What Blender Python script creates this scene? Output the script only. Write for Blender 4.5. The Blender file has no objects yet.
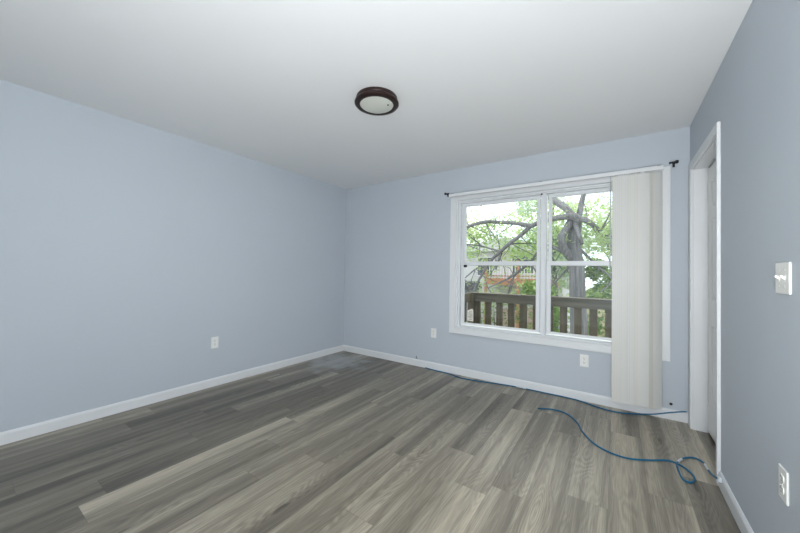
import bpy, bmesh, math, random
from mathutils import Vector, Matrix

random.seed(7)
C = bpy.context.scene
COL = C.collection

# ------------------------------------------------------------------ camera
cam_data = bpy.data.cameras.new('camera')
cam = bpy.data.objects.new('camera', cam_data)
COL.objects.link(cam)
FPX = 316.915
cam_data.sensor_width = 36.0
cam_data.lens = FPX * 36.0 / 800.0
cam_data.clip_start = 0.02
cam_data.clip_end = 300
Rr = Vector((0.82613567, 0.56325794, 0.01550298))
Ru = Vector((-0.00361805, -0.02221017, 0.99974678))
Rf = Vector((-0.56345964, 0.82598256, 0.01631072))
mw = Matrix(((Rr.x, Ru.x, -Rf.x, 3.39335),
             (Rr.y, Ru.y, -Rf.y, -3.49645),
             (Rr.z, Ru.z, -Rf.z, 1.19902),
             (0, 0, 0, 1)))
cam.matrix_world = mw
C.camera = cam

# ------------------------------------------------------------------ world
W = bpy.data.worlds.new('sky_world')
C.world = W
W.use_nodes = True
wn = W.node_tree.nodes
wl = W.node_tree.links
wn.clear()
wo = wn.new('ShaderNodeOutputWorld')
bg = wn.new('ShaderNodeBackground')
bg.inputs['Strength'].default_value = 2.3
tc = wn.new('ShaderNodeTexCoord')
nz = wn.new('ShaderNodeTexNoise')
nz.inputs['Scale'].default_value = 2.2
nz.inputs['Detail'].default_value = 5
rp = wn.new('ShaderNodeValToRGB')
rp.color_ramp.elements[0].position = 0.35
rp.color_ramp.elements[0].color = (0.72, 0.82, 0.95, 1)
rp.color_ramp.elements[1].position = 0.6
rp.color_ramp.elements[1].color = (1.0, 1.0, 0.99, 1)
wl.new(tc.outputs['Generated'], nz.inputs['Vector'])
wl.new(nz.outputs['Fac'], rp.inputs['Fac'])
wl.new(rp.outputs['Color'], bg.inputs['Color'])
wl.new(bg.outputs['Background'], wo.inputs['Surface'])


def lamp(name, kind, loc, direction, power, color, **kw):
    d = bpy.data.lights.new(name, kind)
    d.energy = power
    d.color = color
    for k, v in kw.items():
        setattr(d, k, v)
    o = bpy.data.objects.new(name, d)
    o.location = loc
    o.rotation_euler = Vector(direction).to_track_quat('-Z', 'Y').to_euler()
    COL.objects.link(o)
    return o


# hazy sun outside, high behind the trees ahead (its patch falls on the deck, not in the room)
lamp('sun', 'SUN', (2, 8, 12), (0.12, -0.35, -1.0), 2.2, (1.0, 0.95, 0.86), angle=math.radians(6))
# photographer's flash tipped at ceiling ahead; two unseen fill points added behind camera
LT = (0.975, 1.0, 1.02)
lamp('bounce_flash', 'SPOT', (3.5, -3.6, 0.9), (-0.55, 1.0, 0.6), 144, LT, spot_size=math.radians(140), spot_blend=0.9, shadow_soft_size=0.06)
lamp('lower_fill', 'POINT', (3.55, -4.1, 0.7), (0, 1, 0), 51, LT, shadow_soft_size=0.1)
lamp('upper_fill', 'POINT', (3.55, -4.3, 1.9), (0, 1, 0), 39, LT, shadow_soft_size=0.1)

C.view_settings.view_transform = 'Standard'
C.view_settings.look = 'None'
C.view_settings.gamma = 1.0
C.view_settings.use_curve_mapping = False
C.view_settings.exposure = 0.0

# ------------------------------------------------------------------ materials


def lin(c):
    return tuple((x / 12.92 if x <= 0.04045 else ((x + 0.055) / 1.055) ** 2.4) for x in [v / 255.0 for v in c])


class NT:
    def __init__(self, name):
        self.m = bpy.data.materials.new(name)
        self.m.use_nodes = True
        self.t = self.m.node_tree
        self.t.nodes.clear()
        self.out = self.n('ShaderNodeOutputMaterial')

    def n(self, kind, **kw):
        o = self.t.nodes.new(kind)
        for k, v in kw.items():
            if hasattr(o, k) and not k.startswith('i_'):
                setattr(o, k, v)
        return o

    def l(self, a, b):
        self.t.links.new(a, b)

    def val(self, sock, v):
        sock.default_value = v

    def math(self, op, a, b=None, c=None):
        o = self.n('ShaderNodeMath', operation=op)
        for i, v in enumerate((a, b, c)):
            if v is None:
                continue
            if isinstance(v, (int, float)):
                o.inputs[i].default_value = v
            else:
                self.l(v, o.inputs[i])
        return o.outputs[0]

    def mix(self, fac, a, b, blend='MIX'):
        o = self.n('ShaderNodeMix', data_type='RGBA', blend_type=blend)
        for s, v in ((o.inputs['Factor'], fac), (o.inputs[6], a), (o.inputs[7], b)):
            if isinstance(v, (int, float)):
                s.default_value = v
            elif isinstance(v, tuple):
                s.default_value = (v + (1.0,)) if len(v) == 3 else v
            else:
                self.l(v, s)
        return o.outputs[2]


def paint(name, rgb, rough=0.55, var=0.03, scale=6.0, spec=0.4, metallic=0.0, bump=0.0, bscale=120.0):
    t = NT(name)
    b = t.n('ShaderNodeBsdfPrincipled')
    c = lin(rgb)
    no = t.n('ShaderNodeTexNoise')
    no.inputs['Scale'].default_value = scale
    no.inputs['Detail'].default_value = 4
    co = t.n('ShaderNodeTexCoord')
    t.l(co.outputs['Object'], no.inputs['Vector'])
    lo = tuple(max(0, x * (1 - var)) for x in c)
    hi = tuple(min(1, x * (1 + var)) for x in c)
    col = t.mix(no.outputs['Fac'], lo, hi)
    t.l(col, b.inputs['Base Color'])
    b.inputs['Roughness'].default_value = rough
    b.inputs['Specular IOR Level'].default_value = spec
    b.inputs['Metallic'].default_value = metallic
    if bump:
        n2 = t.n('ShaderNodeTexNoise')
        n2.inputs['Scale'].default_value = bscale
        t.l(co.outputs['Object'], n2.inputs['Vector'])
        bm_ = t.n('ShaderNodeBump')
        bm_.inputs['Strength'].default_value = bump
        bm_.inputs['Distance'].default_value = 0.002
        t.l(n2.outputs['Fac'], bm_.inputs['Height'])
        t.l(bm_.outputs['Normal'], b.inputs['Normal'])
    t.l(b.outputs['BSDF'], t.out.inputs['Surface'])
    return t.m


M = {}
M['wall'] = paint('blue_grey_wall_paint', (193, 200, 207), 0.62, 0.02, 2.0, 0.3, bump=0.12, bscale=160)
M['ceiling'] = paint('white_ceiling_paint', (235, 236, 236), 0.8, 0.012, 1.5, 0.2, bump=0.1, bscale=140)
M['trim'] = paint('white_trim_paint', (226, 228, 229), 0.38, 0.015, 3.0, 0.4)
M['vinyl'] = paint('white_window_vinyl', (226, 229, 231), 0.35, 0.015, 4.0, 0.45)
M['door'] = paint('white_door_paint', (238, 238, 236), 0.4, 0.015, 3.0, 0.4)
M['plate'] = paint('white_plate_plastic', (240, 240, 236), 0.3, 0.01, 9.0, 0.5)
M['slot'] = paint('dark_slot', (60, 58, 56), 0.6, 0.05)
M['screw'] = paint('painted_screw', (214, 214, 210), 0.35, 0.03, 40, 0.5)
M['vane'] = paint('cream_vane_pvc', (218, 218, 214), 0.45, 0.02, 5.0, 0.35)
M['vane_edge'] = paint('beige_vane_edge', (212, 208, 194), 0.45, 0.03, 5.0, 0.35)  # slightly beiger narrow strips along both vane edges
M['track'] = paint('grey_track_channel', (70, 70, 68), 0.6, 0.05)
M['black'] = paint('black_metal', (14, 14, 16), 0.4, 0.1, 20, 0.5)
M['bronze'] = paint('dark_bronze', (58, 42, 40), 0.32, 0.25, 14, 0.6, metallic=0.55)
M['glassdish'] = paint('off_white_diffuser', (214, 216, 206), 0.35, 0.02, 5, 0.4)
M['cable'] = paint('blue_cable_jacket', (20, 104, 142), 0.42, 0.08, 30, 0.45)
M['plug'] = paint('white_cable_plug', (222, 230, 236), 0.35, 0.03, 30, 0.5)
M['paper'] = paint('cream_paper', (232, 228, 214), 0.8, 0.05, 40, 0.2)
M['ink'] = paint('faded_ink', (120, 120, 124), 0.8, 0.2, 60, 0.2)
M['ground'] = paint('garden_ground', (120, 116, 92), 0.95, 0.35, 1.2, 0.1)
M['stucco'] = paint('pale_grey_stucco', (206, 208, 210), 0.85, 0.05, 1.5, 0.2)
M['siding'] = paint('grey_siding', (148, 152, 156), 0.8, 0.08, 2.0, 0.2)
M['roofing'] = paint('dark_grey_shingle', (92, 94, 98), 0.9, 0.2, 8.0, 0.2)
M['orangewood'] = paint('orange_stained_wood', (188, 136, 110), 0.7, 0.15, 4.0, 0.3)
M['brick'] = paint('pinkish_brick', (196, 172, 164), 0.85, 0.25, 9.0, 0.2)
M['winglass'] = paint('far_window_glass', (84, 92, 100), 0.15, 0.1, 3.0, 0.6)


def glass_mat():
    t = NT('window_glass')
    tr = t.n('ShaderNodeBsdfTransparent')
    tr.inputs['Color'].default_value = (0.96, 0.975, 0.97, 1)
    gl = t.n('ShaderNodeBsdfGlossy')
    gl.inputs['Roughness'].default_value = 0.02
    fr = t.n('ShaderNodeFresnel')
    fr.inputs['IOR'].default_value = 1.5
    mx = t.n('ShaderNodeMixShader')
    t.l(fr.outputs['Fac'], mx.inputs['Fac'])
    t.l(tr.outputs['BSDF'], mx.inputs[1])
    t.l(gl.outputs['BSDF'], mx.inputs[2])
    t.l(mx.outputs['Shader'], t.out.inputs['Surface'])
    return t.m


M['glass'] = glass_mat()


def floor_mat():
    """Vinyl planks: per-plank tone and seed live in the attribute 'plank'; UVs are metres inside a plank."""
    t = NT('grey_oak_vinyl_planks')
    b = t.n('ShaderNodeBsdfPrincipled')
    at = t.n('ShaderNodeAttribute', attribute_name='plank')
    sp = t.n('ShaderNodeSeparateColor')
    t.l(at.outputs['Color'], sp.inputs['Color'])
    tone, seed = sp.outputs[0], sp.outputs[1]
    uv = t.n('ShaderNodeUVMap', uv_map='plank_uv')
    sx = t.n('ShaderNodeSeparateXYZ')
    t.l(uv.outputs['UV'], sx.inputs['Vector'])
    u, v = sx.outputs[0], sx.outputs[1]

    def coords(su, sv, k):
        cb = t.n('ShaderNodeCombineXYZ')
        t.l(t.math('MULTIPLY_ADD', u, su, t.math('MULTIPLY', seed, 37.0 + k)), cb.inputs[0])
        t.l(t.math('MULTIPLY_ADD', v, sv, t.math('MULTIPLY', seed, 91.0 + 2 * k)), cb.inputs[1])
        t.l(t.math('MULTIPLY', seed, 13.0 + k), cb.inputs[2])
        return cb.outputs[0]
    # broad streaks
    n1 = t.n('ShaderNodeTexNoise')
    n1.inputs['Scale'].default_value = 1.0
    n1.inputs['Detail'].default_value = 3
    t.l(coords(11, 0.36, 1), n1.inputs['Vector'])
    # cathedral rings: bands of a warped distance field
    n2 = t.n('ShaderNodeTexNoise')
    n2.inputs['Scale'].default_value = 1.0
    n2.inputs['Detail'].default_value = 2.0
    t.l(coords(8, 0.8, 5), n2.inputs['Vector'])
    n5 = t.n('ShaderNodeTexNoise')
    n5.inputs['Scale'].default_value = 1.0
    n5.inputs['Detail'].default_value = 3.0
    t.l(coords(80, 6, 4), n5.inputs['Vector'])
    vo = t.n('ShaderNodeTexVoronoi')
    vo.inputs['Scale'].default_value = 1.0
    vo.inputs['Randomness'].default_value = 1.0
    t.l(coords(5.5, 1.3, 3), vo.inputs['Vector'])
    eye = t.n('ShaderNodeMapRange')
    eye.inputs['From Min'].default_value = 0.0
    eye.inputs['From Max'].default_value = 0.45
    eye.inputs['To Min'].default_value = 0.30
    eye.inputs['To Max'].default_value = 0.0
    t.l(vo.outputs['Distance'], eye.inputs['Value'])
    field = t.math('ADD', n2.outputs['Fac'], eye.outputs[0])
    rings = t.math('SINE', t.math('MULTIPLY_ADD', field, 105.0, t.math('MULTIPLY', n5.outputs['Fac'], 2.4)))
    rings = t.math('MULTIPLY', rings, t.math('MULTIPLY_ADD', eye.outputs[0], 4.0, 0.75))
    # fine fibre
    n3 = t.n('ShaderNodeTexNoise')
    n3.inputs['Scale'].default_value = 1.0
    n3.inputs['Detail'].default_value = 4
    n3.inputs['Roughness'].default_value = 0.7
    t.l(coords(210, 5, 9), n3.inputs['Vector'])
    kn = t.n('ShaderNodeMapRange')
    kn.inputs['From Min'].default_value = 0.02
    kn.inputs['From Max'].default_value = 0.10
    kn.inputs['To Min'].default_value = 1.0
    kn.inputs['To Max'].default_value = 0.0
    t.l(vo.outputs['Distance'], kn.inputs['Value'])
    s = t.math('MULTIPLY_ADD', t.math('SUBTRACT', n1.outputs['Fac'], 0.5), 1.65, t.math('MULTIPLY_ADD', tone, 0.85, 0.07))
    s = t.math('MULTIPLY_ADD', rings, 0.058, s)
    s = t.math('MULTIPLY_ADD', t.math('SUBTRACT', n3.outputs['Fac'], 0.5), 0.75, s)
    s = t.math('MULTIPLY_ADD', kn.outputs[0], -0.34, s)
    cr = t.n('ShaderNodeValToRGB')
    e = cr.color_ramp.elements
    e[0].position = 0.0
    e[0].color = lin((76, 69, 59)) + (1,)
    e[1].position = 1.0
    e[1].color = lin((198, 187, 166)) + (1,)
    m = e.new(0.5)
    m.color = lin((134, 126, 111)) + (1,)
    t.l(s, cr.inputs['Fac'])
    # narrow seams around each plank
    wdt = t.n('ShaderNodeAttribute', attribute_name='plank_len')
    du = t.math('MINIMUM', u, t.math('SUBTRACT', 0.1825, u))
    dv = t.math('MINIMUM', v, t.math('SUBTRACT', wdt.outputs['Fac'], v))
    d = t.math('MINIMUM', du, dv)
    se = t.n('ShaderNodeMapRange')
    se.inputs['From Min'].default_value = 0.0
    se.inputs['From Max'].default_value = 0.0022
    se.inputs['To Min'].default_value = 0.72
    se.inputs['To Max'].default_value = 1.0
    t.l(d, se.inputs['Value'])
    col = t.mix(1.0, cr.outputs['Color'], se.outputs[0], 'MULTIPLY')
    # mottled pale blue-grey patch in the far corner
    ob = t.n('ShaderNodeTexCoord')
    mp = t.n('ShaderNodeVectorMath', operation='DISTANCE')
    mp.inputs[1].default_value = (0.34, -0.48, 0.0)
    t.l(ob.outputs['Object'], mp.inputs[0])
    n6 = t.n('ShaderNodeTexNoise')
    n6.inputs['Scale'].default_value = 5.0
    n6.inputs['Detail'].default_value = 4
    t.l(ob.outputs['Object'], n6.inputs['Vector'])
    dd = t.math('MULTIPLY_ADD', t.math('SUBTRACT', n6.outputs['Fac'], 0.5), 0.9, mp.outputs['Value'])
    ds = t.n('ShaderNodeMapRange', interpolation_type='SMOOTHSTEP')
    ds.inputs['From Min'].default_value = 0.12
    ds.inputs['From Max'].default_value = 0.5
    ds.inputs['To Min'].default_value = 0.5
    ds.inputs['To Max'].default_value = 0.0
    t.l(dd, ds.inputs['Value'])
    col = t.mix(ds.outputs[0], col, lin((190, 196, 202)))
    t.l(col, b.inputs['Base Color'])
    b.inputs['Specular IOR Level'].default_value = 0.62
    rr = t.n('ShaderNodeMapRange')
    rr.inputs['To Min'].default_value = 0.24
    rr.inputs['To Max'].default_value = 0.42
    t.l(n3.outputs['Fac'], rr.inputs['Value'])
    t.l(rr.outputs[0], b.inputs['Roughness'])
    bp = t.n('ShaderNodeBump')
    bp.inputs['Strength'].default_value = 0.15
    bp.inputs['Distance'].default_value = 0.001
    t.l(n3.outputs['Fac'], bp.inputs['Height'])
    t.l(bp.outputs['Normal'], b.inputs['Normal'])
    t.l(b.outputs['BSDF'], t.out.inputs['Surface'])
    return t.m


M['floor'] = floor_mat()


def wood_mat(name, dark, light, axis=2):
    t = NT(name)
    b = t.n('ShaderNodeBsdfPrincipled')
    co = t.n('ShaderNodeTexCoord')
    mp = t.n('ShaderNodeMapping')
    sc = [30, 30, 30]
    sc[axis] = 1.6
    mp.inputs['Scale'].default_value = sc
    t.l(co.outputs['Object'], mp.inputs['Vector'])
    no = t.n('ShaderNodeTexNoise')
    no.inputs['Scale'].default_value = 1.0
    no.inputs['Detail'].default_value = 5
    t.l(mp.outputs['Vector'], no.inputs['Vector'])
    cr = t.n('ShaderNodeValToRGB')
    cr.color_ramp.elements[0].position = 0.3
    cr.color_ramp.elements[0].color = lin(dark) + (1,)
    cr.color_ramp.elements[1].position = 0.7
    cr.color_ramp.elements[1].color = lin(light) + (1,)
    t.l(no.outputs['Fac'], cr.inputs['Fac'])
    t.l(cr.outputs['Color'], b.inputs['Base Color'])
    b.inputs['Roughness'].default_value = 0.8
    b.inputs['Specular IOR Level'].default_value = 0.2
    t.l(b.outputs['BSDF'], t.out.inputs['Surface'])
    return t.m


M['deckwood'] = wood_mat('weathered_deck_wood', (84, 78, 65), (112, 104, 88), 2)
M['deckrail'] = wood_mat('weathered_rail_wood', (94, 91, 80), (120, 116, 103), 0)
M['bark'] = wood_mat('grey_bark', (84, 86, 88), (134, 134, 134), 2)


def leaf_mat(name, a, b_, trans=0.5):
    t = NT(name)
    no = t.n('ShaderNodeTexNoise')
    no.inputs['Scale'].default_value = 1.7
    no.inputs['Detail'].default_value = 6
    co = t.n('ShaderNodeTexCoord')
    t.l(co.outputs['Object'], no.inputs['Vector'])
    cr = t.n('ShaderNodeValToRGB')
    cr.color_ramp.elements[0].position = 0.32
    cr.color_ramp.elements[0].color = lin(a) + (1,)
    cr.color_ramp.elements[1].position = 0.68
    cr.color_ramp.elements[1].color = lin(b_) + (1,)
    t.l(no.outputs['Fac'], cr.inputs['Fac'])
    d = t.n('ShaderNodeBsdfDiffuse')
    tl = t.n('ShaderNodeBsdfTranslucent')
    mx = t.n('ShaderNodeMixShader')
    mx.inputs['Fac'].default_value = trans
    t.l(cr.outputs['Color'], d.inputs['Color'])
    t.l(cr.outputs['Color'], tl.inputs['Color'])
    t.l(d.outputs['BSDF'], mx.inputs[1])
    t.l(tl.outputs['BSDF'], mx.inputs[2])
    t.l(mx.outputs['Shader'], t.out.inputs['Surface'])
    return t.m


M['leaf'] = leaf_mat('pale_green_leaves', (150, 184, 118), (214, 228, 172))
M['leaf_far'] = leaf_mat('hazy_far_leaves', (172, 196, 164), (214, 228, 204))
M['leaf_bush'] = leaf_mat('bush_leaves', (92, 130, 84), (170, 192, 120))

# ------------------------------------------------------------------ mesh helpers


class MB:
    """collects shapes into one mesh"""

    def __init__(self):
        self.bm = bmesh.new()

    def box(self, x0, x1, y0, y1, z0, z1, bev=0.0):
        r = bmesh.ops.create_cube(self.bm, size=1.0)
        vs = r['verts']
        sx, sy, sz = x1 - x0, y1 - y0, z1 - z0
        for v in vs:
            v.co = Vector(((x0 + x1) / 2 + v.co.x * sx, (y0 + y1) / 2 + v.co.y * sy, (z0 + z1) / 2 + v.co.z * sz))
        if bev > 0:
            es = list({e for v in vs for e in v.link_edges})
            bmesh.ops.bevel(self.bm, geom=es, offset=bev, segments=2, affect='EDGES', profile=0.5)
        return self

    def prism(self, pts, f):
        """pts: 2D outline; f(a,b,end) -> 3D, end 0/1"""
        a = [self.bm.verts.new(f(p[0], p[1], 0)) for p in pts]
        b = [self.bm.verts.new(f(p[0], p[1], 1)) for p in pts]
        n = len(pts)
        self.bm.faces.new(a)
        self.bm.faces.new(list(reversed(b)))
        for i in range(n):
            self.bm.faces.new((a[(i + 1) % n], a[i], b[i], b[(i + 1) % n]))
        return self

    def tube(self, pts, radii, seg=10, cap=True):
        pts = [Vector(p) for p in pts]
        if isinstance(radii, (int, float)):
            radii = [radii] * len(pts)
        rings = []
        up = None
        for i, p in enumerate(pts):
            if i == 0:
                d = pts[1] - p
            elif i == len(pts) - 1:
                d = p - pts[i - 1]
            else:
                d = pts[i + 1] - pts[i - 1]
            d.normalize()
            if up is None:
                up = Vector((0, 0, 1)) if abs(d.z) < 0.9 else Vector((1, 0, 0))
            s = d.cross(up)
            if s.length < 1e-4:
                s = d.orthogonal()
            s.normalize()
            up = s.cross(d).normalized()
            rings.append([self.bm.verts.new(p + (s * math.cos(2 * math.pi * k / seg) + up * math.sin(2 * math.pi * k / seg)) * radii[i]) for k in range(seg)])
        for a, b in zip(rings, rings[1:]):
            for k in range(seg):
                self.bm.faces.new((a[k], a[(k + 1) % seg], b[(k + 1) % seg], b[k]))
        if cap:
            self.bm.faces.new(list(reversed(rings[0])))
            self.bm.faces.new(rings[-1])
        return self

    def lathe(self, prof, center, seg=48, axis='z'):
        cx, cy, cz = center
        rings = []
        for r, h in prof:
            if r < 1e-6:
                rings.append([self.bm.verts.new(self._ax(0, 0, h, axis, center))])
            else:
                rings.append([self.bm.verts.new(self._ax(r * math.cos(2 * math.pi * k / seg), r * math.sin(2 * math.pi * k / seg), h, axis, center)) for k in range(seg)])
        for a, b in zip(rings, rings[1:]):
            if len(a) == 1 and len(b) == 1:
                continue
            for k in range(seg):
                k2 = (k + 1) % seg
                if len(a) == 1:
                    self.bm.faces.new((a[0], b[k2], b[k]))
                elif len(b) == 1:
                    self.bm.faces.new((a[k], a[k2], b[0]))
                else:
                    self.bm.faces.new((a[k], a[k2], b[k2], b[k]))
        return self

    @staticmethod
    def _ax(a, b, h, axis, c):
        if axis == 'z':
            return Vector((c[0] + a, c[1] + b, c[2] + h))
        if axis == 'y':
            return Vector((c[0] + a, c[1] + h, c[2] + b))
        return Vector((c[0] + h, c[1] + a, c[2] + b))

    def build(self, name, mat, parent=None, smooth=False, origin=None):
        bmesh.ops.recalc_face_normals(self.bm, faces=self.bm.faces)
        me = bpy.data.meshes.new(name)
        base = Vector(origin) if origin is not None else Vector((0, 0, 0))
        if parent is not None:
            base = world_loc(parent)
        bmesh.ops.translate(self.bm, verts=self.bm.verts, vec=-base)
        self.bm.to_mesh(me)
        self.bm.free()
        if smooth:
            for p in me.polygons:
                p.use_smooth = True
            if smooth != 'full':
                me.set_sharp_from_angle(angle=math.radians(38))
        o = bpy.data.objects.new(name, me)
        COL.objects.link(o)
        if isinstance(mat, (list, tuple)):
            for m_ in mat:
                me.materials.append(m_)
        else:
            me.materials.append(mat)
        if parent is not None:
            o.parent = parent
        elif origin is not None:
            o.location = base
        return o


def world_loc(o):
    v = Vector((0, 0, 0))
    while o is not None:
        v += o.location
        o = o.parent
    return v


def tag(o, label, cat, group=None, kind=None):
    if label:
        o['label'] = label
    if cat:
        o['category'] = cat
    if group:
        o['group'] = group
    if kind:
        o['kind'] = kind
    return o


def thing(name, loc, label, cat, group=None, kind=None):
    o = bpy.data.objects.new(name, None)
    o.empty_display_size = 0.1
    o.location = loc
    COL.objects.link(o)
    return tag(o, label, cat, group, kind)


def structure(o, label=None, cat=None):
    o['kind'] = 'structure'
    return tag(o, label, cat)


def holed(mb, u0, u1, v0, v1, holes, f):
    """slab with rectangular holes; f(u,v,t) -> 3D, t in 0..1; holes = [(a,b,c,d)]"""
    us = sorted({u0, u1} | {h for a in holes for h in a[:2]})
    vs = sorted({v0, v1} | {h for a in holes for h in a[2:]})
    cells = set()
    for i in range(len(us) - 1):
        for j in range(len(vs) - 1):
            cu, cv = (us[i] + us[i + 1]) / 2, (vs[j] + vs[j + 1]) / 2
            if not any(a < cu < b and c < cv < d for a, b, c, d in holes):
                cells.add((i, j))
    V = {}

    def vert(i, j, t):
        if (i, j, t) not in V:
            V[(i, j, t)] = mb.bm.verts.new(f(us[i], vs[j], t))
        return V[(i, j, t)]
    for i, j in cells:
        for t in (0, 1):
            mb.bm.faces.new((vert(i, j, t), vert(i + 1, j, t), vert(i + 1, j + 1, t), vert(i, j + 1, t)))
        for (di, dj), (p, q) in (((-1, 0), ((i, j), (i, j + 1))), ((1, 0), ((i + 1, j), (i + 1, j + 1))),
                                 ((0, -1), ((i, j), (i + 1, j))), ((0, 1), ((i, j + 1), (i + 1, j + 1)))):
            if (i + di, j + dj) not in cells:
                mb.bm.faces.new((vert(*p, 0), vert(*q, 0), vert(*q, 1), vert(*p, 1)))
    return mb


# ------------------------------------------------------------------ room shell
RW = 3.895          # room width
RD = -4.9           # rear wall
RH = 2.44
BT = 0.16           # outer wall thickness

WX0, WX1, WZ0, WZ1 = 1.812, 3.703, 0.551, 2.055     # window hole
DY0, DY1, DZ = -0.918, -0.112, 2.062                # door hole in right wall

mb = MB()
holed(mb, -0.12, RW + 0.12, -0.12, RH + 0.12, [(WX0, WX1, WZ0, WZ1)], lambda u, v, t: Vector((u, t * BT, v)))
structure(mb.build('wall_back', M['wall']))
mb = MB().box(-0.12, 0, RD, 0, -0.12, RH + 0.12)
structure(mb.build('wall_left', M['wall']))
mb = MB()
holed(mb, RD, 0, -0.0, RH + 0.12, [(DY0, DY1, -0.0, DZ)], lambda u, v, t: Vector((RW + t * 0.12, u, v)))
structure(mb.build('wall_right', M['wall']))
mb = MB().box(-0.12, RW + 0.12, RD - 0.12, RD, -0.12, RH + 0.12)
structure(mb.build('wall_rear', M['wall']))
mb = MB().box(0, RW, RD, 0, RH, RH + 0.12)
structure(mb.build('ceiling', M['ceiling']))

# floor: planks run towards the window, one quad per plank; tones mix plank colour with painted room light
PW, PL = 0.1825, 1.207  # tones below: right rows painted lighter, left rows darker, for the light falloff
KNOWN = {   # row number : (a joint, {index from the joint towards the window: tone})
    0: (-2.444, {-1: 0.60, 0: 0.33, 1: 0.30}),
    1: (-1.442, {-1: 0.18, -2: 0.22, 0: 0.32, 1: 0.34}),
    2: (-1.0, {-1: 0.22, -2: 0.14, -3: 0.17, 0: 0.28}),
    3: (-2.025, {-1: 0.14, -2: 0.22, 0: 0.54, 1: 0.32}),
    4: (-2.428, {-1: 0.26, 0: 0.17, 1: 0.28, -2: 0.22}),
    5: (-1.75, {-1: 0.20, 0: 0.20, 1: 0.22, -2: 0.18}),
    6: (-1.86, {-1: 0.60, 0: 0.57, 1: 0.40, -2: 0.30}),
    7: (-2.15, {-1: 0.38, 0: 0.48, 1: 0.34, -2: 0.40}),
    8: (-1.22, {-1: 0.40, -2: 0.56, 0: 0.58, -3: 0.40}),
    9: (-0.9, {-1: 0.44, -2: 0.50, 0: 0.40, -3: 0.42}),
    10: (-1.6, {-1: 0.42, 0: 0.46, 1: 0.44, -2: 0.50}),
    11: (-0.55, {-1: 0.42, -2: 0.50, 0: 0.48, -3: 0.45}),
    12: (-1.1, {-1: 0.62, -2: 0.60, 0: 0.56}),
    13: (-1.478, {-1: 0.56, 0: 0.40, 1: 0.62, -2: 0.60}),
    14: (-0.585, {-1: 0.70, 0: 0.44, -2: 0.70}),  # tone raised to paint in the window's sheen
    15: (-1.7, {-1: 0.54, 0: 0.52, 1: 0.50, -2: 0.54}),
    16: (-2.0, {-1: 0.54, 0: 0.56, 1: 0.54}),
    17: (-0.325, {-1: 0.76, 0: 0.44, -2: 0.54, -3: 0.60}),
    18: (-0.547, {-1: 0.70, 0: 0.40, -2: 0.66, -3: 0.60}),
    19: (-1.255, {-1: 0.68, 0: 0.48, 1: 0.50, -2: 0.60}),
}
bm = bmesh.new()
uvl = bm.loops.layers.uv.new('plank_uv')
cl = bm.loops.layers.float_color.new('plank')
fl = bm.loops.layers.float.new('plank_len')
FX0, FX1, FY0, FY1 = 0.0, RW + 0.12, RD, 0.0
rnd = random.Random(3)
for r in range(-1, 23):
    x0 = 0.0775 + PW * r
    x1 = x0 + PW
    cx0, cx1 = max(x0, FX0), min(x1, FX1)
    if cx1 - cx0 < 1e-4:
        continue
    joint, tones = KNOWN.get(r, (rnd.uniform(-2, 0), {}))
    k0 = int(math.floor((FY0 - joint) / PL)) - 1
    for k in range(k0, k0 + 8):
        y0 = joint + k * PL
        y1 = y0 + PL
        cy0, cy1 = max(y0, FY0), min(y1, FY1)
        if cy1 - cy0 < 1e-4:
            continue
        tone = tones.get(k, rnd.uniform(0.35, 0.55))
        seed = rnd.random()
        vs = [bm.verts.new((x, y, 0)) for x, y in ((cx0, cy0), (cx1, cy0), (cx1, cy1), (cx0, cy1))]
        f_ = bm.faces.new(vs)
        for lp in f_.loops:
            lp[uvl].uv = (lp.vert.co.x - x0, lp.vert.co.y - y0)
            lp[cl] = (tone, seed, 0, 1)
            lp[fl] = PL
bmesh.ops.remove_doubles(bm, verts=bm.verts, dist=1e-5)
top = list(bm.faces)
# give the slab a thickness
ext = [bm.verts.new((x, y, -0.1)) for x, y in ((FX0, FY0), (FX1, FY0), (FX1, FY1), (FX0, FY1))]
bm.faces.new(list(reversed(ext)))
me = bpy.data.meshes.new('floor')
bm.to_mesh(me)
bm.free()
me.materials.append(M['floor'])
fo = bpy.data.objects.new('floor', me)
COL.objects.link(fo)
structure(fo)

# baseboards with an eased top edge
BB = [(0, 0), (0.013, 0), (0.013, 0.068), (0.009, 0.078), (0.005, 0.084), (0, 0.084)]


def baseboard(name, f):
    mb = MB()
    mb.prism(BB, f)
    structure(mb.build(name, M['trim']))


baseboard('baseboard_left', lambda a, b, e: Vector((a, RD if e == 0 else 0.0, b)))
baseboard('baseboard_back', lambda a, b, e: Vector((0.013 if e == 0 else RW, -a, b)))
baseboard('baseboard_right', lambda a, b, e: Vector((RW - a, RD if e == 0 else -0.932, b)))
baseboard('baseboard_rear', lambda a, b, e: Vector((0.013 if e == 0 else RW - 0.013, RD + a, b)))

# ------------------------------------------------------------------ window
win = thing('window_1', (2.757, 0.03, 0.556), 'white vinyl double window looking onto the wooden deck', 'window', kind='structure')


def ring(mb, x0, x1, z0, z1, w, y0, y1, wt=None, wb=None, bev=0.003):
    wt = w if wt is None else wt
    wb = w if wb is None else wb
    mb.box(x0, x0 + w, y0, y1, z0, z1, bev)
    mb.box(x1 - w, x1, y0, y1, z0, z1, bev)
    mb.box(x0 + w, x1 - w, y0, y1, z1 - wt, z1, bev)
    mb.box(x0 + w, x1 - w, y0, y1, z0, z0 + wb, bev)
    return mb


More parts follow.
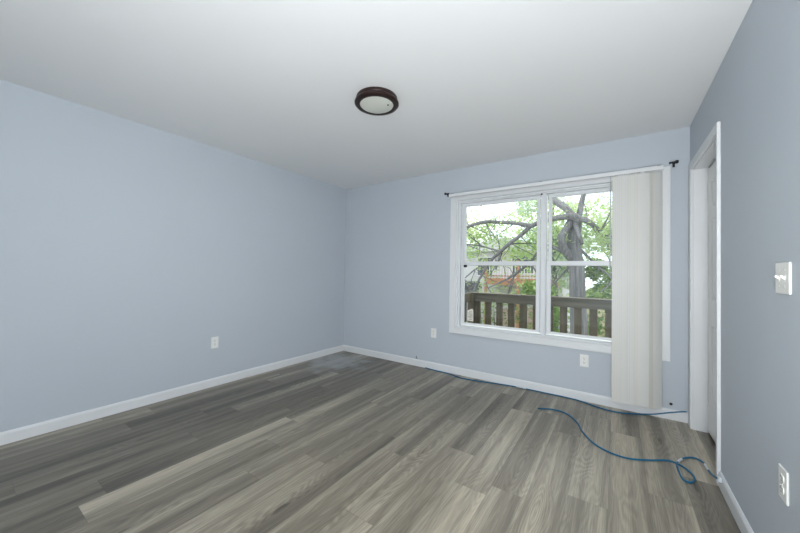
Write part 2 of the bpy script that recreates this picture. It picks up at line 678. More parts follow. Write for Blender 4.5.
mb = MB()
ring(mb, 1.745, 3.770, 0.482, 2.127, 0.073, -0.017, 0.0, bev=0.002)
ring(mb, 1.745, 3.770, 0.482, 2.127, 0.016, -0.022, -0.010, bev=0.002)
ring(mb, 1.800, 3.715, 0.540, 2.069, 0.012, -0.020, -0.010, bev=0.002)
mb.build('casing', M['trim'], win)
mb = MB()
ring(mb, 1.8175, 3.6975, 0.5555, 2.0525, 0.019, -0.004, 0.125)
ring(mb, 1.8365, 3.6785, 0.5740, 2.0335, 0.024, 0.016, 0.125, wt=0.010, wb=0.002, bev=0.0008)
ring(mb, 1.8605, 3.6545, 0.5760, 2.0235, 0.012, 0.068, 0.125, wt=0.008, wb=0.003, bev=0.0008)
mb.build('window_frame', M['vinyl'], win)
mb = MB().box(2.746, 2.798, 0.030, 0.125, 0.580, 2.022, 0.003).box(2.757, 2.787, 0.018, 0.032, 0.574, 2.034, 0.002)
mb.build('mullion', M['vinyl'], win)
for (x0, x1) in ((1.8645, 2.7415), (2.8025, 3.6745)):
    mb = MB()
    ring(mb, x0 + 0.009, x1 - 0.009, 1.284, 2.0195, 0.032, 0.072, 0.102, wt=0.030, wb=0.042)
    up_s = mb.build('upper_sash', M['vinyl'], win)
    mb = MB().box(x0 + 0.040, x1 - 0.040, 0.085, 0.090, 1.324, 1.992)
    mb.build('pane', M['glass'], up_s)
    mb = MB()
    ring(mb, x0, x1, 0.589, 1.331, 0.040, 0.034, 0.064, wt=0.045, wb=0.022)
    mb.box(x0 + 0.25, x0 + 0.36, 0.024, 0.036, 0.594, 0.602, 0.002)
    lo_s = mb.build('lower_sash', M['vinyl'], win)
    mb = MB().box(x0 + 0.039, x1 - 0.039, 0.047, 0.052, 0.609, 1.288)
    mb.build('pane', M['glass'], lo_s)
    if x0 < 2:
        mb = MB().box(1.905, 1.942, 0.020, 0.036, 1.262, 1.290, 0.003).box(1.910, 1.930, 0.014, 0.022, 1.268, 1.280, 0.002)
        o = mb.build('latch', M['black'], lo_s)
        o['label'] = 'small black tilt latch under the meeting rail'
# little black screw cap at the head of the mullion
mb = MB().lathe([(0, -0.004), (0.008, -0.004), (0.009, 0.0), (0.009, 0.004)], (2.757, 0.011, 2.022), 14, 'y')
mb.build('screw_cap', M['black'], win, True)

# paper sticker on the lower left pane
st = thing('paper_sticker', (1.985, 0.041, 0.63), 'cream paper sticker on the lower left corner of the glass', 'sticker')
mb = MB()
mb.prism([(-0.038, 0.005), (0.036, 0.0), (0.036, 0.135), (0.020, 0.148), (-0.036, 0.122)],
         lambda a, b, e: Vector((1.985 + a, 0.0468 - e * 0.0008, 0.632 + b)))
mb.build('sheet', M['paper'], st)
mb = MB()
for i, (zz, w_) in enumerate(((0.115, .034), (0.098, .05), (0.084, .056), (0.07, .05), (0.054, .058), (0.04, .048), (0.022, .04))):
    mb.box(1.985 - w_ / 2, 1.985 + w_ / 2, 0.0450, 0.0460, 0.632 + zz - 0.003, 0.632 + zz + 0.002)
mb.build('print', M['ink'], st)

# ------------------------------------------------------------------ door with its frame
XD = RW + 0.085
trim = MB()
# jamb lining
trim.box(RW, RW + 0.125, DY1 - 0.020, DY1, 0.0, 2.062)
trim.box(RW, RW + 0.125, DY0, DY0 + 0.020, 0.0, 2.062)
trim.box(RW, RW + 0.125, DY0 + 0.020, DY1 - 0.020, 2.042, 2.062)
# casing boards
CT = 0.017
trim.box(RW - CT, RW, DY1 - 0.016, -0.046, 0.0, 2.048, 0.003)
trim.box(RW - CT, RW, -0.932, DY0 + 0.016, 0.0, 2.048, 0.003)
trim.box(RW - CT, RW, -0.932, -0.046, 2.048, 2.107, 0.003)
structure(trim.build('trim_1', M['trim']))

door = thing('door_1', (XD, DY1 - 0.02, 0.0), 'closed white six panel door recessed in right wall', 'door', kind='structure')
y0d, y1d = DY0 + 0.023, DY1 - 0.023
ymid = (y0d + y1d) / 2
pan = []
for zz0, zz1 in ((1.712, 1.917), (1.022, 1.625), (0.252, 0.834)):
    pan.append((y0d + 0.10, ymid - 0.045, zz0, zz1))
    pan.append((ymid + 0.045, y1d - 0.10, zz0, zz1))
mb = MB()
holed(mb, y0d, y1d, 0.016, 2.030, pan, lambda u, v, t: Vector((XD + t * 0.035, u, v)))
mb.build('stile_frame', M['door'], door)
for a, b, c, d in pan:
    mb = MB()
    g = 0.028
    # sunk moulding ring around a raised field
    o_ = [(a, c), (b, c), (b, d), (a, d)]
    m_ = [(a + 0.012, c + 0.012), (b - 0.012, c + 0.012), (b - 0.012, d - 0.012), (a + 0.012, d - 0.012)]
    i_ = [(a + g, c + g), (b - g, c + g), (b - g, d - g), (a + g, d - g)]
    rings_ = []
    for pts_, dep in ((o_, 0.0), (m_, 0.011), (i_, 0.003)):
        rings_.append([mb.bm.verts.new((XD + dep, p[0], p[1])) for p in pts_])
    for r0, r1 in zip(rings_, rings_[1:]):
        for k in range(4):
            mb.bm.faces.new((r0[k], r0[(k + 1) % 4], r1[(k + 1) % 4], r1[k]))
    mb.bm.faces.new(rings_[-1])
    back_ = [mb.bm.verts.new((XD + 0.034, p[0], p[1])) for p in o_]
    mb.bm.faces.new(list(reversed(back_)))
    for k in range(4):
        mb.bm.faces.new((rings_[0][(k + 1) % 4], rings_[0][k], back_[k], back_[(k + 1) % 4]))
    mb.build('door_panel', M['door'], door)
mb = MB()
mb.lathe([(0, -0.062), (0.018, -0.060), (0.027, -0.048), (0.025, -0.034), (0.012, -0.026), (0.012, -0.006), (0.031, -0.004), (0.031, 0.0)],
         (XD, y0d + 0.065, 0.95), 24, 'x')
mb.build('knob', M['screw'], door, True)

# unseen closed hall box added behind the door to block sky light
mb = MB()
holed(mb, RW + 0.12, RW + 1.2, -1.5, 0.3, [(RW + 0.121, RW + 1.1, -1.4, 0.2)], lambda u, v, t: Vector((u, v, -0.1 + 2.6 * t)))
structure(mb.build('wall_hall_blocker', M['wall']))
mb = MB().box(RW + 0.121, RW + 1.1, -1.4, 0.2, 2.4, 2.5)
structure(mb.build('ceiling_hall_blocker', M['ceiling']))
mb = MB().box(RW + 0.121, RW + 1.1, -1.4, 0.2, -0.1, 0.0)
structure(mb.build('floor_hall_blocker', M['deckrail']))

# ------------------------------------------------------------------ ceiling light
LC = (1.970, -1.738, RH)
lt = thing('ceiling_light', LC, 'round flush ceiling light with dark bronze rim and off white lens', 'ceiling light')
mb = MB().lathe([(0.146, 0.0), (0.149, -0.010), (0.150, -0.018), (0.146, -0.023), (0.153, -0.028), (0.158, -0.036), (0.158, -0.043), (0.151, -0.051),
                 (0.134, -0.055), (0.121, -0.053), (0.119, -0.046), (0.119, -0.036), (0.0, -0.036)], LC, 64)
mb.build('rim', M['bronze'], lt, True)
mb = MB().lathe([(0.120, -0.046), (0.118, -0.051), (0.09, -0.055), (0.05, -0.058), (0.0, -0.059)], LC, 64)
dif = mb.build('diffuser', M['glassdish'], lt, True)
mb = MB().lathe([(0, -0.006), (0.004, -0.005), (0.006, 0.0), (0.006, 0.003)], (LC[0] + 0.078, LC[1] + 0.030, LC[2] - 0.0565), 12)
mb.build('finial', M['black'], dif, True)

# ------------------------------------------------------------------ outlets and switch


def oriented(root_loc, face):
    """returns a mapping (a: to the right on the wall, b: up, d: out of the wall) -> world"""
    ox, oy, oz = root_loc
    if face == 'left':      # on wall_left, looking +x
        return lambda a, b, d: Vector((ox + d, oy + a, oz + b))
    if face == 'back':
        return lambda a, b, d: Vector((ox + a, oy - d, oz + b))
    return lambda a, b, d: Vector((ox - d, oy - a, oz + b))


def obox(mb, f, a0, a1, b0, b1, d0, d1, bev=0.0):
    p, q = f(a0, b0, d0), f(a1, b1, d1)
    mb.box(min(p.x, q.x), max(p.x, q.x), min(p.y, q.y), max(p.y, q.y), min(p.z, q.z), max(p.z, q.z), bev)
    return mb


def outlet(loc, face, label, group, w=0.072, h=0.116):
    f = oriented(loc, face)
    r = thing('wall_outlet', loc, label, 'outlet', group)
    mb = MB()
    obox(mb, f, -w / 2, w / 2, -h / 2, h / 2, 0, 0.0065, 0.003)
    mb.build('wall_plate', M['plate'], r)
    for s in (0.0195, -0.0195):
        mb = MB()
        pts = []
        for k in range(24):
            an = 2 * math.pi * k / 24
            pts.append((0.0172 * math.cos(an), max(-0.0135, min(0.0135, 0.0172 * math.sin(an)))))
        mb.prism(pts, lambda a, b, e, s=s: f(a, b + s, 0.005 if e == 0 else 0.009))
        rc = mb.build('receptacle', M['plate'], r)
        for dx, hh in ((-0.0064, 0.009), (0.0064, 0.0075)):
            mb = MB()
            obox(mb, f, dx - 0.0013, dx + 0.0013, s + 0.001, s + 0.001 + hh, 0.0085, 0.0094)
            mb.build('slot', M['slot'], rc)
        mb = MB()
        obox(mb, f, -0.0024, 0.0024, s - 0.0095, s - 0.005, 0.0085, 0.0094, 0.0002)
        mb.build('ground_hole', M['slot'], rc)
    mb = MB()
    obox(mb, f, -0.003, 0.003, -0.003, 0.003, 0.006, 0.0082, 0.001)
    mb.build('screw', M['screw'], r)
    return r


G = 'duplex wall outlets'
outlet((0, -1.868, 0.445), 'left', 'white duplex outlet on the plain left wall', G)
outlet((1.530, 0, 0.447), 'back', 'white duplex outlet on back wall left of window', G)
outlet((3.146, 0, 0.381), 'back', 'white duplex outlet under the window sill', G)
outlet((RW, -1.767, 0.459), 'right', 'white duplex outlet on right wall below light switch', G)

SL = (RW, -1.772, 1.197)
f = oriented(SL, 'right')
sw = thing('light_switch', SL, 'white double toggle light switch on right wall near door', 'light switch')
mb = MB()
obox(mb, f, -0.058, 0.058, -0.057, 0.057, 0, 0.0068, 0.003)
mb.build('switch_plate', M['plate'], sw)
for a in (-0.023, 0.023):
    mb = MB()
    obox(mb, f, a - 0.0055, a + 0.0055, -0.0125, 0.0125, 0.0055, 0.0078, 0.0008)
    hs = mb.build('toggle_housing', M['plate'], sw)
    mb = MB()
    mb.prism([(0.006, -0.006), (0.006, 0.005), (0.017, 0.011), (0.019, 0.004)], lambda d, b, e, a=a: f(a + (-0.0042 if e == 0 else 0.0042), b, d))
    mb.build('toggle', M['plate'], hs)
    for s in (-0.030, 0.030):
        mb = MB()
        obox(mb, f, a - 0.003, a + 0.003, s - 0.003, s + 0.003, 0.006, 0.0082, 0.001)
        mb.build('screw', M['screw'], sw)

# ------------------------------------------------------------------ vertical blind
vb = thing('vertical_blind', (2.736, -0.07, 2.087), 'cream vertical blind with vanes drawn to the right of window', 'blind')
mb = MB()
HX0, HX1 = 1.757, 3.716
mb.box(HX0, HX1, -0.100, -0.091, 2.087, 2.123, 0.002)
mb.box(HX0, HX1, -0.060, -0.051, 2.087, 2.123, 0.002)
mb.box(HX0, HX1, -0.092, -0.059, 2.113, 2.123)
mb.box(HX0, HX0 + 0.006, -0.095, -0.055, 2.088, 2.122)
mb.box(HX1 - 0.006, HX1, -0.095, -0.055, 2.088, 2.122)
hr = mb.build('headrail', M['trim'], vb)
mb = MB().box(HX0 + 0.008, HX1 - 0.008, -0.0905, -0.0605, 2.094, 2.100)
mb.build('track_channel', M['track'], hr)
for bx in (1.80, 2.765, 3.690):
    mb = MB().box(bx - 0.013, bx + 0.013, -0.098, -0.022, 2.1232, 2.1265, 0.001)
    mb.box(bx - 0.013, bx + 0.013, -0.052, -0.022, 2.095, 2.1235, 0.001)
    cp = mb.build('mounting_clip', M['track'], vb)
    cp['label'] = 'dark metal mounting clip'
VX = [(x, 8) for x in (3.362, 3.373, 3.386, 3.401, 3.416, 3.430, 3.476, 3.490, 3.524, 3.534, 3.543)] + [(x, 39) for x in (3.628, 3.638, 3.647)]
for i, (x, va) in enumerate(VX):
    va = math.radians(va)
    mb = MB()
    rows = []
    SS = (0.0, 0.003, 0.02, 0.0345, 0.0445, 0.0545, 0.069, 0.086, 0.089)
    for side in (0, 1):
        col_ = []
        for s in SS:
            bow = 0.003 * (1 - (2 * s / 0.089 - 1) ** 2)
            off = bow + (0.0005 if side else -0.0005)
            px_ = x + s * math.cos(va) + off * math.sin(va)
            py_ = -0.082 + s * math.sin(va) - off * math.cos(va)
            col_.append((px_, py_))
        rows.append(col_)
    out_ = rows[0] + list(reversed(rows[1]))
    zt = 2.080
    zb = 0.079 + (0.003 * math.sin(i * 2.1) if i < len(VX) - 1 else 0)
    mb.prism(out_, lambda a, b, e: Vector((a, b, zb if e == 0 else zt)))
    mb.bm.faces.ensure_lookup_table()
    for fc in mb.bm.faces:
        if len(fc.verts) == 4:
            h = [Vector((v.co.x, v.co.y, 0)) for v in fc.verts]
            if max((a - b).length for a in h for b in h) < 0.0075:
                fc.material_index = 1
    vn = mb.build('vane', [M['vane'], M['vane_edge']], vb)
    mx = x + 0.0445 * math.cos(va)
    my = -0.082 + 0.0445 * math.sin(va)
    mb = MB().box(mx - 0.0035, mx + 0.0035, my - 0.002, my + 0.002, 2.078, 2.096)
    mb.build('hanger', M['plate'], vn)
mb = MB().tube([(3.349, -0.093, 2.095), (3.349, -0.093, 2.03)], 0.002, 8)
mb.tube([(3.349, -0.093, 2.035), (3.348, -0.093, 1.20)], 0.0042, 8)
mb.build('wand', paint('clear_grey_wand', (178, 184, 184), 0.2, 0.03, 10, 0.5), vb)

# curtain rod brackets left above the window corners
for nm, bx, s, lab in (('curtain_rod_bracket', 1.700, -1, 'small black curtain rod bracket above left window corner'),
                       ('curtain_rod_bracket', 3.792, 1, 'small black curtain rod bracket above right window corner')):
    zc = 2.142
    r = thing(nm, (bx, 0, zc), lab, 'curtain bracket', 'curtain rod brackets')
    mb = MB().box(bx - 0.008, bx + 0.008, -0.004, 0.0, zc - 0.026, zc + 0.010, 0.001)
    mb.build('back_plate', M['black'], r)
    mb = MB().box(bx - 0.005, bx + 0.005, -0.05, -0.002, zc - 0.006, zc + 0.004, 0.001)
    mb.build('arm', M['black'], r)
    mb = MB().tube([(bx - s * 0.035, -0.048, zc + 0.002), (bx + s * 0.006, -0.048, zc + 0.004)], 0.0075, 12)
    mb.lathe([(0, -0.013), (0.009, -0.011), (0.014, -0.004), (0.014, 0.006), (0.009, 0.012), (0, 0.013)], (bx + s * 0.014, -0.048, zc + 0.005), 16, 'x')
    mb.build('finial', M['black'], r, True)

# ------------------------------------------------------------------ cables


def smooth_path(pts, n=8):
    P = [Vector(p) for p in pts]
    P = [P[0] * 2 - P[1]] + P + [P[-1] * 2 - P[-2]]
    out = []
    for i in range(1, len(P) - 2):
        p0, p1, p2, p3 = P[i - 1:i + 3]
        for k in range(n):
            t_ = k / n
            out.append(0.5 * ((2 * p1) + (p2 - p0) * t_ + (2 * p0 - 5 * p1 + 4 * p2 - p3) * t_ ** 2 + (3 * p1 - p0 - 3 * p2 + p3) * t_ ** 3))
    out.append(P[-2])
    return out


CR = 0.0055
cb = thing('network_cable', (2.5, -0.05, 0), 'long blue cable lying along baseboard under window and blind', 'cable', 'blue network cables')
path = [(1.43, -0.020, .0056), (1.54, -0.040, .0056), (1.648, -0.052, .0056), (1.796, -0.062, .0056), (1.937, -0.112, .0056), (2.161, -0.090, .0056),
        (2.364, -0.045, .0056), (2.558, -0.022, .0056), (2.801, -0.022, .0056), (3.0, -0.024, .0056), (3.115, -0.040, .0056), (3.279, -0.112, .0056),
        (3.40, -0.125, .0056), (3.50, -0.09, .0056), (3.60, -0.030, .0056), (3.671, -0.0178, .021), (3.769, -0.0178, .059), (3.845, -0.0178, .086), (3.872, -0.0178, .092)]
mb = MB().tube(smooth_path(path), CR, 8)
mb.build('cable_jacket', M['cable'], cb, 'full')
mb = MB().tube([(2.53, -0.0355, .0115), (2.63, -0.035, .0115)], 0.003, 8)
mb.build('cable_tie', M['plug'], cb)

cf = thing('network_cable', (3.3, -0.8, 0), 'blue cable curving over open floor into a loop by the door', 'cable', 'blue network cables')
path = [(2.825, -0.457), (2.93, -0.404), (3.042, -0.42), (3.137, -0.551), (3.191, -0.708), (3.275, -0.852), (3.375, -0.918), (3.472, -0.922),
        (3.579, -0.865), (3.672, -0.802), (3.735, -0.822), (3.774, -0.892), (3.779, -0.955), (3.755, -1.005), (3.725, -1.000), (3.714, -0.915),
        (3.716, -0.83), (3.738, -0.755), (3.777, -0.690), (3.822, -0.660), (3.858, -0.690)]
zz = [CR] * len(path)
for i, v in ((15, .006), (16, .013), (17, .008)):
    zz[i] = v
p3 = [(a, b, c) for (a, b), c in zip(path, zz)] + [(3.864, -0.770, .009), (3.866, -0.86, .022), (3.869, -0.94, .045), (3.873, -1.00, .066)]
sp_ = smooth_path(p3)
mb = MB().tube(sp_, CR, 8)
mb.build('cable_jacket', M['cable'], cf, 'full')
mb = MB().tube(sp_[17 * 8 - 5:17 * 8 + 4], CR + 0.0008, 8)
mb.build('cable_label', M['plug'], cf)
mb = MB().tube(sp_[20 * 8 + 3:21 * 8 + 4], CR + 0.0008, 8)
mb.build('cable_label', M['plug'], cf)
mb = MB().box(3.8675, 3.8815, -1.020, -0.996, 0.058, 0.080, 0.002)
mb.build('plug', M['plug'], cf)

# wire stub and cable hole in the back wall
ws = thing('wire_stub', (1.297, 0, 0.105), 'short black wire stub poking out above back baseboard', 'wire')
mb = MB().tube(smooth_path([(1.285, 0.002, .122), (1.287, -0.012, .120), (1.296, -0.02, .108), (1.312, -0.022, .098)], 5), 0.0045, 8)
mb.build('wire', M['black'], ws, 'full')
mb = MB().tube([(1.285, -0.0115, .1215), (1.285, -0.017, .137)], 0.003, 8)
mb.build('bare_end', M['screw'], ws)
gr = thing('cable_grommet', (3.777, 0, 0.126), 'small dark cable hole cap low on wall beside blind', 'cable hole')
mb = MB().lathe([(0.0, -0.002), (0.006, -0.003), (0.0085, -0.005), (0.0105, -0.003), (0.011, 0.0)], (3.777, 0, 0.126), 18, 'y')
mb.build('grommet_ring', M['black'], gr, True)

# ------------------------------------------------------------------ outside: deck
mb = MB()
GZ = -2.7
gx = bmesh.ops.create_grid(mb.bm, x_segments=30, y_segments=30, size=0.5)
for v in gx['verts']:
    v.co = Vector((v.co.x * 80 - 4, v.co.y * 60 + 30.2, GZ + 0.12 * math.sin(v.co.x * 40) * math.cos(v.co.y * 33)))
structure(mb.build('ground', M['ground']))
mb = MB()
DK0, DK1 = 1.30, 6.5
for k in range(11):
    y = 0.165 + k * 0.145
    mb.box(DK0 - 0.05, DK1, y, y + 0.138, -0.20, -0.165, 0.002)
mb.box(DK0 - 0.05, DK1, 1.70, 1.74, -0.40, -0.205)
mb.box(DK0, DK0 + 0.04, 0.17, 1.70, -0.40, -0.205)
structure(mb.build('deck_floor', M['deckrail']))
for px_ in (1.45, 4.0, 6.3):
    pass
rl = thing('deck_railing', (1.47, 1.5, -0.165), 'weathered brown wooden deck railing outside the window', 'railing')
RZ0, RZ1 = 0.735, 0.865
mb = MB().box(1.47, DK1, 1.50, 1.538, RZ0, RZ1, 0.004)
mb.box(1.42, DK1, 1.455, 1.60, RZ1, RZ1 + 0.012, 0.003)
mb.build('rail', M['deckrail'], rl)
mb = MB().box(1.47, DK1, 1.50, 1.538, -0.08, 0.01, 0.004)
mb.build('bottom_rail', M['deckrail'], rl)
mb = MB().box(1.38, 1.47, 1.45, 1.54, -0.165, RZ1 + 0.01, 0.004)
mb.build('post', M['deckwood'], rl)
for za, zb in ((RZ0 - 0.01, RZ1), (-0.08, 0.01)):
    mb = MB().box(1.39, 1.43, 0.165, 1.45, za, zb, 0.004)
    mb.build('side_rail', M['deckwood'], rl)
bx = 1.642 - 0.182
bal = []
for k in range(28):
    x = 1.459 + 0.1815 * k
    mb = MB().box(x, x + 0.094, 1.540, 1.576, -0.12, RZ0 + 0.08, 0.003)
    mb.build('baluster', M['deckwood'], rl)
for k in range(7):
    y = 0.20 + 0.1815 * k
    mb = MB().box(1.350, 1.388, y, y + 0.094, -0.12, RZ0 + 0.08, 0.003)
    mb.build('baluster', M['deckwood'], rl)

# ------------------------------------------------------------------ outside: trees


def leaves(mb, rng, centers, n, smin, smax):
    """n folded leaves scattered around weighted blobs (x,y,z,rx,ry,rz)"""
    tot = sum(c[3] * c[4] * c[5] for c in centers)
    for c in centers:
        m = max(4, int(n * c[3] * c[4] * c[5] / tot))
        for _ in range(m):
            while True:
                p = Vector((rng.uniform(-1, 1), rng.uniform(-1, 1), rng.uniform(-1, 1)))
                if p.length < 1:
                    break
            p = Vector((c[0] + p.x * c[3], c[1] + p.y * c[4], c[2] + p.z * c[5]))
            L = rng.uniform(smin, smax)
            a = Vector((rng.uniform(-1, 1), rng.uniform(-1, 1), rng.uniform(-.8, .5))).normalized()
            s = a.cross(Vector((rng.uniform(-.5, .5), rng.uniform(-.5, .5), 1))).normalized()
            nrm = a.cross(s)
            b0 = mb.bm.verts.new(p - a * L / 2)
            t0 = mb.bm.verts.new(p + a * L / 2)
            l0 = mb.bm.verts.new(p + s * L * .28 + nrm * L * .07)
            r0 = mb.bm.verts.new(p - s * L * .28 + nrm * L * .07)
            mb.bm.faces.new((b0, l0, t0))
            mb.bm.faces.new((b0, t0, r0))


def branch(mb, pts, seg=9):
    P = [Vector(p[:3]) for p in pts]
    sp = smooth_path(P, 5)
    rr = []
    for i in range(len(pts) - 1):
        for k in range(5):
            rr.append(pts[i][3] + (pts[i + 1][3] - pts[i][3]) * k / 5)
    rr.append(pts[-1][3])
    mb.tube(sp, rr, seg)


BR = {
    'limbA': [(2.70, 4.0, 1.50, 0.10), (2.57, 3.86, 1.60, 0.076), (2.46, 3.69, 1.9, 0.080), (2.55, 3.86, 2.16, 0.076), (2.67, 4.0, 2.43, 0.076)],
    'limbB': [(2.69, 3.9, 2.25, 0.054), (2.79, 3.64, 1.96, 0.044), (2.83, 3.76, 1.81, 0.034)],
    'limbC': [(2.72, 4.0, 2.19, 0.09), (2.71, 3.80, 2.37, 0.074), (2.47, 3.91, 2.4, 0.064), (2.22, 4.14, 2.41, 0.06), (2.02, 4.02, 2.35, 0.056), (1.80, 3.95, 2.25, 0.052)],
    'limbD': [(2.70, 3.95, 2.37, 0.063), (2.92, 3.86, 2.27, 0.054), (3.12, 4.21, 2.1, 0.041), (3.32, 4.44, 1.97, 0.031), (3.7, 4.5, 1.95, 0.02)],
    'limbE': [(2.71, 3.95, 2.30, 0.078), (2.54, 3.91, 2.56, 0.072), (2.23, 4.31, 2.86, 0.072), (1.9, 4.54, 3.19, 0.064), (1.46, 4.42, 3.51, 0.047)],
    'limbF': [(2.72, 4.0, 2.20, 0.07), (2.80, 4.1, 2.75, 0.05), (2.92, 4.2, 3.3, 0.036), (3.0, 4.3, 3.8, 0.02)],
    'arc': [(1.83, 3.95, 2.26, 0.05), (1.41, 4.21, 2.39, 0.044), (0.99, 4.18, 2.44, 0.043), (0.8, 3.89, 2.42, 0.042), (0.47, 3.76, 2.33, 0.037), (-0.02, 3.98, 2.21, 0.032), (-0.57, 4.24, 2.08, 0.02)],
    'diag': [(1.80, 4.0, 2.26, 0.053), (1.57, 4.03, 2.06, 0.044), (1.42, 3.77, 1.88, 0.044), (1.18, 3.84, 1.69, 0.041), (0.84, 4.15, 1.47, 0.035), (0.51, 4.23, 0.97, 0.028), (0.48, 3.98, 0.7, 0.02)],
    'tw1': [(1.42, 3.80, 1.87, 0.020), (1.62, 4.21, 1.9, 0.016), (1.89, 4.18, 1.88, 0.012)],
    'tw2': [(1.18, 3.86, 1.70, 0.022), (0.56, 4.21, 1.88, 0.018), (0.14, 4.18, 1.94, 0.014)],
    'tw3': [(0.66, 4.12, 1.85, 0.017), (0.29, 4.21, 2.14, 0.015), (0.14, 4.18, 2.3, 0.012)],
    'tw4': [(2.64, 3.92, 1.68, 0.05), (2.46, 3.80, 1.68, 0.042), (2.12, 3.93, 1.82, 0.028), (1.76, 4.21, 1.47, 0.026), (1.48, 4.18, 1.21, 0.024), (1.28, 3.89, 1.04, 0.021), (0.93, 3.76, 0.85, 0.015)],
    'tw5': [(1.77, 4.15, 1.47, 0.021), (1.4, 4.21, 1.12, 0.019), (1.27, 4.18, 0.71, 0.014)],
    'tw6': [(0.86, 4.12, 1.50, 0.020), (0.46, 4.21, 1.3, 0.018), (0.16, 4.18, 1.04, 0.013)],
    'tw7': [(1.26, 3.82, 1.76, 0.020), (1.07, 4.21, 1.57, 0.016), (0.98, 4.18, 1.28, 0.013)],
    'tw8': [(0.47, 3.78, 2.33, 0.020), (0.1, 4.21, 2.57, 0.016), (-0.03, 4.18, 2.71, 0.012)],
    'tw9': [(2.71, 3.93, 1.5, 0.04), (2.5, 4.21, 1.29, 0.023), (2.22, 4.18, 0.94, 0.016)],
    'tw10': [(2.75, 4.05, 1.75, 0.03), (3.1, 4.3, 1.35, .022), (3.32, 4.25, 1.1, 0.017), (3.13, 4.03, 0.85, 0.014)],
    'tw11': [(3.12, 4.20, 2.10, 0.02), (3.22, 4.03, 2.26, 0.015), (3.31, 3.77, 2.44, 0.011)],
}
tr = thing('old_tree', (2.77, 4.0, GZ), 'old grey barked tree with spreading limbs right behind the railing', 'tree')
mb = MB()
branch(mb, [(2.78, 4.0, GZ - .1, .30), (2.76, 4.0, -2.0, .21), (2.77, 4.0, -0.25, .165), (2.74, 4.0, .67, .152), (2.72, 4.0, 1.25, .146), (2.67, 4.0, 1.66, .142), (2.66, 4.0, 1.96, .124), (2.72, 4.0, 2.22, .10)], 14)
mb.build('trunk', M['bark'], tr, 'full')
mb = MB()
for k, v in BR.items():
    branch(mb, v, 8)
rt = random.Random(4)
for k in ('arc', 'diag', 'tw2', 'tw4', 'tw5', 'tw6', 'tw7', 'limbD', 'tw9'):
    for p in BR[k][1:]:
        for _ in range(2):
            a = rt.uniform(-2.6, -0.4) if rt.random() < .7 else rt.uniform(.4, 2.6)
            L = rt.uniform(.35, .8)
            q = Vector(p[:3])
            m1 = q + Vector((math.cos(a) * L * .5, rt.uniform(-.15, .3), math.sin(a) * L * .5 + .04))
            m2 = q + Vector((math.cos(a) * L, rt.uniform(-.2, .5), math.sin(a) * L * .8))
            branch(mb, [(*q, .012), (*m1, .009), (*m2, .005)], 5)
mb.build('branches', M['bark'], tr, 'full')
rng = random.Random(11)
cen = []
for k, v in BR.items():
    for p in v[1:]:
        s = rng.uniform(.25, .5)
        cen.append((p[0] + rng.uniform(-.3, .3), p[1] + rng.uniform(.1, 1.0), p[2] + rng.uniform(-.25, .3), s, s, s * .7))
for _ in range(34):
    s = rng.uniform(.35, .7)
    cen.append((rng.uniform(-1.4, 4.2), rng.uniform(4.2, 6.2), rng.uniform(1.7, 2.9), s * 1.3, s, s * .5))
mb = MB()
leaves(mb, rng, cen, 9000, .06, .13)
mb.build('foliage', M['leaf'], tr)


def small_tree(name, loc, h, r, label, cat, group, mat, n, ls, seed, trunk=True):
    rg = random.Random(seed)
    t_ = thing(name, loc, label, cat, group)
    x, y, z = loc
    if trunk:
        mb = MB()
        branch(mb, [(x, y, z - .1, .16), (x + .1, y, z + h * .35, .12), (x - .05, y + .1, z + h * .7, .07), (x, y, z + h * .95, .03)], 8)
        for k in range(4):
            a = k * 1.7 + seed
            branch(mb, [(x + .05, y, z + h * (.35 + .1 * k), .06), (x + math.cos(a) * r * .5, y + math.sin(a) * r * .5, z + h * (.55 + .1 * k), .035),
                        (x + math.cos(a) * r * .85, y + math.sin(a) * r * .85, z + h * (.65 + .1 * k), .015)], 6)
        mb.build('trunk', M['bark'], t_, 'full')
    cs = []
    for _ in range(14):
        a, q = rg.uniform(0, 6.28), rg.uniform(0, .75) * r
        s = rg.uniform(.25, .5) * r
        zz_ = z + h * (rg.uniform(.4, .95) if trunk else rg.uniform(.15, .8))
        cs.append((x + math.cos(a) * q, y + math.sin(a) * q, zz_, s, s, s * .75))
    mb = MB()
    leaves(mb, rg, cs, n, ls, ls * 1.8)
    mb.build('foliage', mat, t_)
    return t_


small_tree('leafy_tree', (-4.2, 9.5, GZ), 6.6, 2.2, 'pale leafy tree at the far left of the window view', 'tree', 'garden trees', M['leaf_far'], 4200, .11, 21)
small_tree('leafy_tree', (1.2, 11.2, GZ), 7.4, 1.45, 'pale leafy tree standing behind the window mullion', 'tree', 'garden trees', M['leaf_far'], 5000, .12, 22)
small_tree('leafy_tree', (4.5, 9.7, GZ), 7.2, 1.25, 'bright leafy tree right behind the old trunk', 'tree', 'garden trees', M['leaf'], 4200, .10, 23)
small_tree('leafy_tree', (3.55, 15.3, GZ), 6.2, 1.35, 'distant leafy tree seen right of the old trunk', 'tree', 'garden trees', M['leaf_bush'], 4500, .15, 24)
small_tree('shrub', (1.75, 6.3, GZ), 4.4, 0.75, 'green shrub left of the old trunk behind the railing', 'shrub', 'garden shrubs', M['leaf_bush'], 2600, .085, 31, False)
small_tree('shrub', (3.35, 6.35, GZ), 5.3, 0.85, 'dense green shrub right of the old trunk', 'shrub', 'garden shrubs', M['leaf_bush'], 6500, .09, 32, False)
small_tree('shrub', (-1.2, 6.8, GZ), 4.0, 0.55, 'slim yellow green shrub in front of orange balcony', 'shrub', 'garden shrubs', M['leaf'], 1100, .08, 33, False)

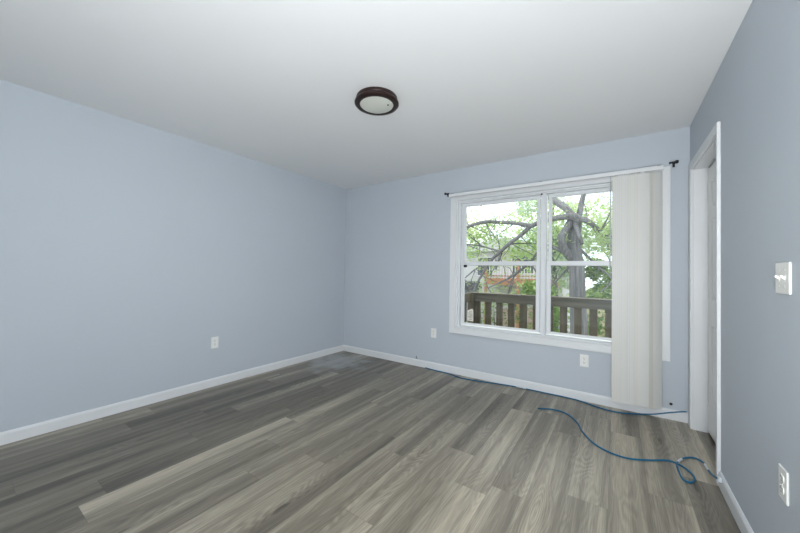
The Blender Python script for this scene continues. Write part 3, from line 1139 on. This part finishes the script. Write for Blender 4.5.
hd = thing('hedge', (2.2, 7.6, GZ), 'long green hedge running low behind the old tree', 'hedge')
rg = random.Random(5)
mb = MB()
for k in range(14):
    x = -0.6 + k * 0.48
    branch(mb, [(x, 7.5, GZ - .1, .03), (x + .05, 7.55, GZ + 1.2, .025), (x, 7.5, GZ + 2.6, .01)], 6)
mb.build('stems', M['bark'], hd, 'full')
mb = MB()
leaves(mb, rg, [(-0.6 + k * .30, 7.5 + rg.uniform(-.15, .15), GZ + zz_ + rg.uniform(-.15, .15), .42, .30, .5) for k in range(22) for zz_ in (.6, 1.3, 2.0, 2.7)], 9000, .08, .15)
mb.build('foliage', M['leaf_bush'], hd)

# ------------------------------------------------------------------ outside: neighbour house with a balcony
hb = thing('neighbour_house', (-1.2, 15, GZ), 'pale neighbouring house with orange wooden balcony', 'house')
mb = MB().box(-5.2, 1.0, 15.6, 22, GZ, 2.5)
wl_ = mb.build('wall', M['stucco'], hb)
mb = MB()
mb.prism([(-5.6, 2.5), (1.25, 2.5), (1.25, 2.62), (-2.1, 3.3), (-5.6, 2.62)], lambda a, b, e: Vector((a, 15.1 if e == 0 else 22.4, b)))
mb.build('roof', M['stucco'], hb)
for x0, x1, z0, z1 in ((-1.7, -0.4, 1.15, 2.3), (-3.8, -2.7, 1.0, 2.2), (-1.8, -0.7, -2.2, -0.3), (-4.6, -3.6, -1.8, -0.4)):
    mb = MB()
    ring(mb, x0, x1, z0, z1, 0.07, 15.54, 15.62, bev=0.005)
    wf = mb.build('window_frame', M['trim'], hb)
    mb = MB().box(x0 + .06, x1 - .06, 15.57, 15.60, z0 + .06, z1 - .06)
    mb.build('pane', M['winglass'], wf)
mb = MB().box(-2.75, 0.9, 14.0, 15.58, 0.56, 0.92, 0.01)
mb.build('balcony_floor', M['orangewood'], hb)
mb = MB().box(-2.75, 0.9, 14.0, 14.08, 1.72, 1.82, 0.01).box(-2.75, 0.9, 14.02, 14.06, 1.02, 1.08)
br = mb.build('balcony_rail', M['orangewood'], hb)
for k in range(23):
    x = -2.65 + k * .155
    mb = MB().box(x, x + .04, 14.02, 14.06, .92, 1.74)
    mb.build('baluster', M['trim'], br)
for x in (-2.75, -1.0, 0.78):
    mb = MB().box(x, x + .13, 13.98, 14.11, GZ, 1.9, .01)
    mb.build('balcony_post', M['orangewood'], hb)
mb = MB().box(-2.2, -1.2, 14.9, 15.5, GZ, -0.9, .02)
mb.build('brick_pier', M['brick'], hb)
mb = MB().box(-0.6, 0.4, 14.9, 15.5, GZ, -0.7, .02)
mb.build('brick_pier', M['brick'], hb)

gs = thing('garden_shed', (-3.6, 12.2, GZ), 'small grey shed with dark roof at left of the view', 'shed')
mb = MB().box(-4.9, -2.75, 11.6, 13.2, GZ, 0.35)
mb.build('wall', M['siding'], gs)
mb = MB()
mb.prism([(-5.0, 0.35), (-2.65, 0.35), (-2.8, 0.74), (-4.85, 0.74)], lambda a, b, e: Vector((a, 11.4 if e == 0 else 13.4, b)))
mb.build('roof', M['roofing'], gs)
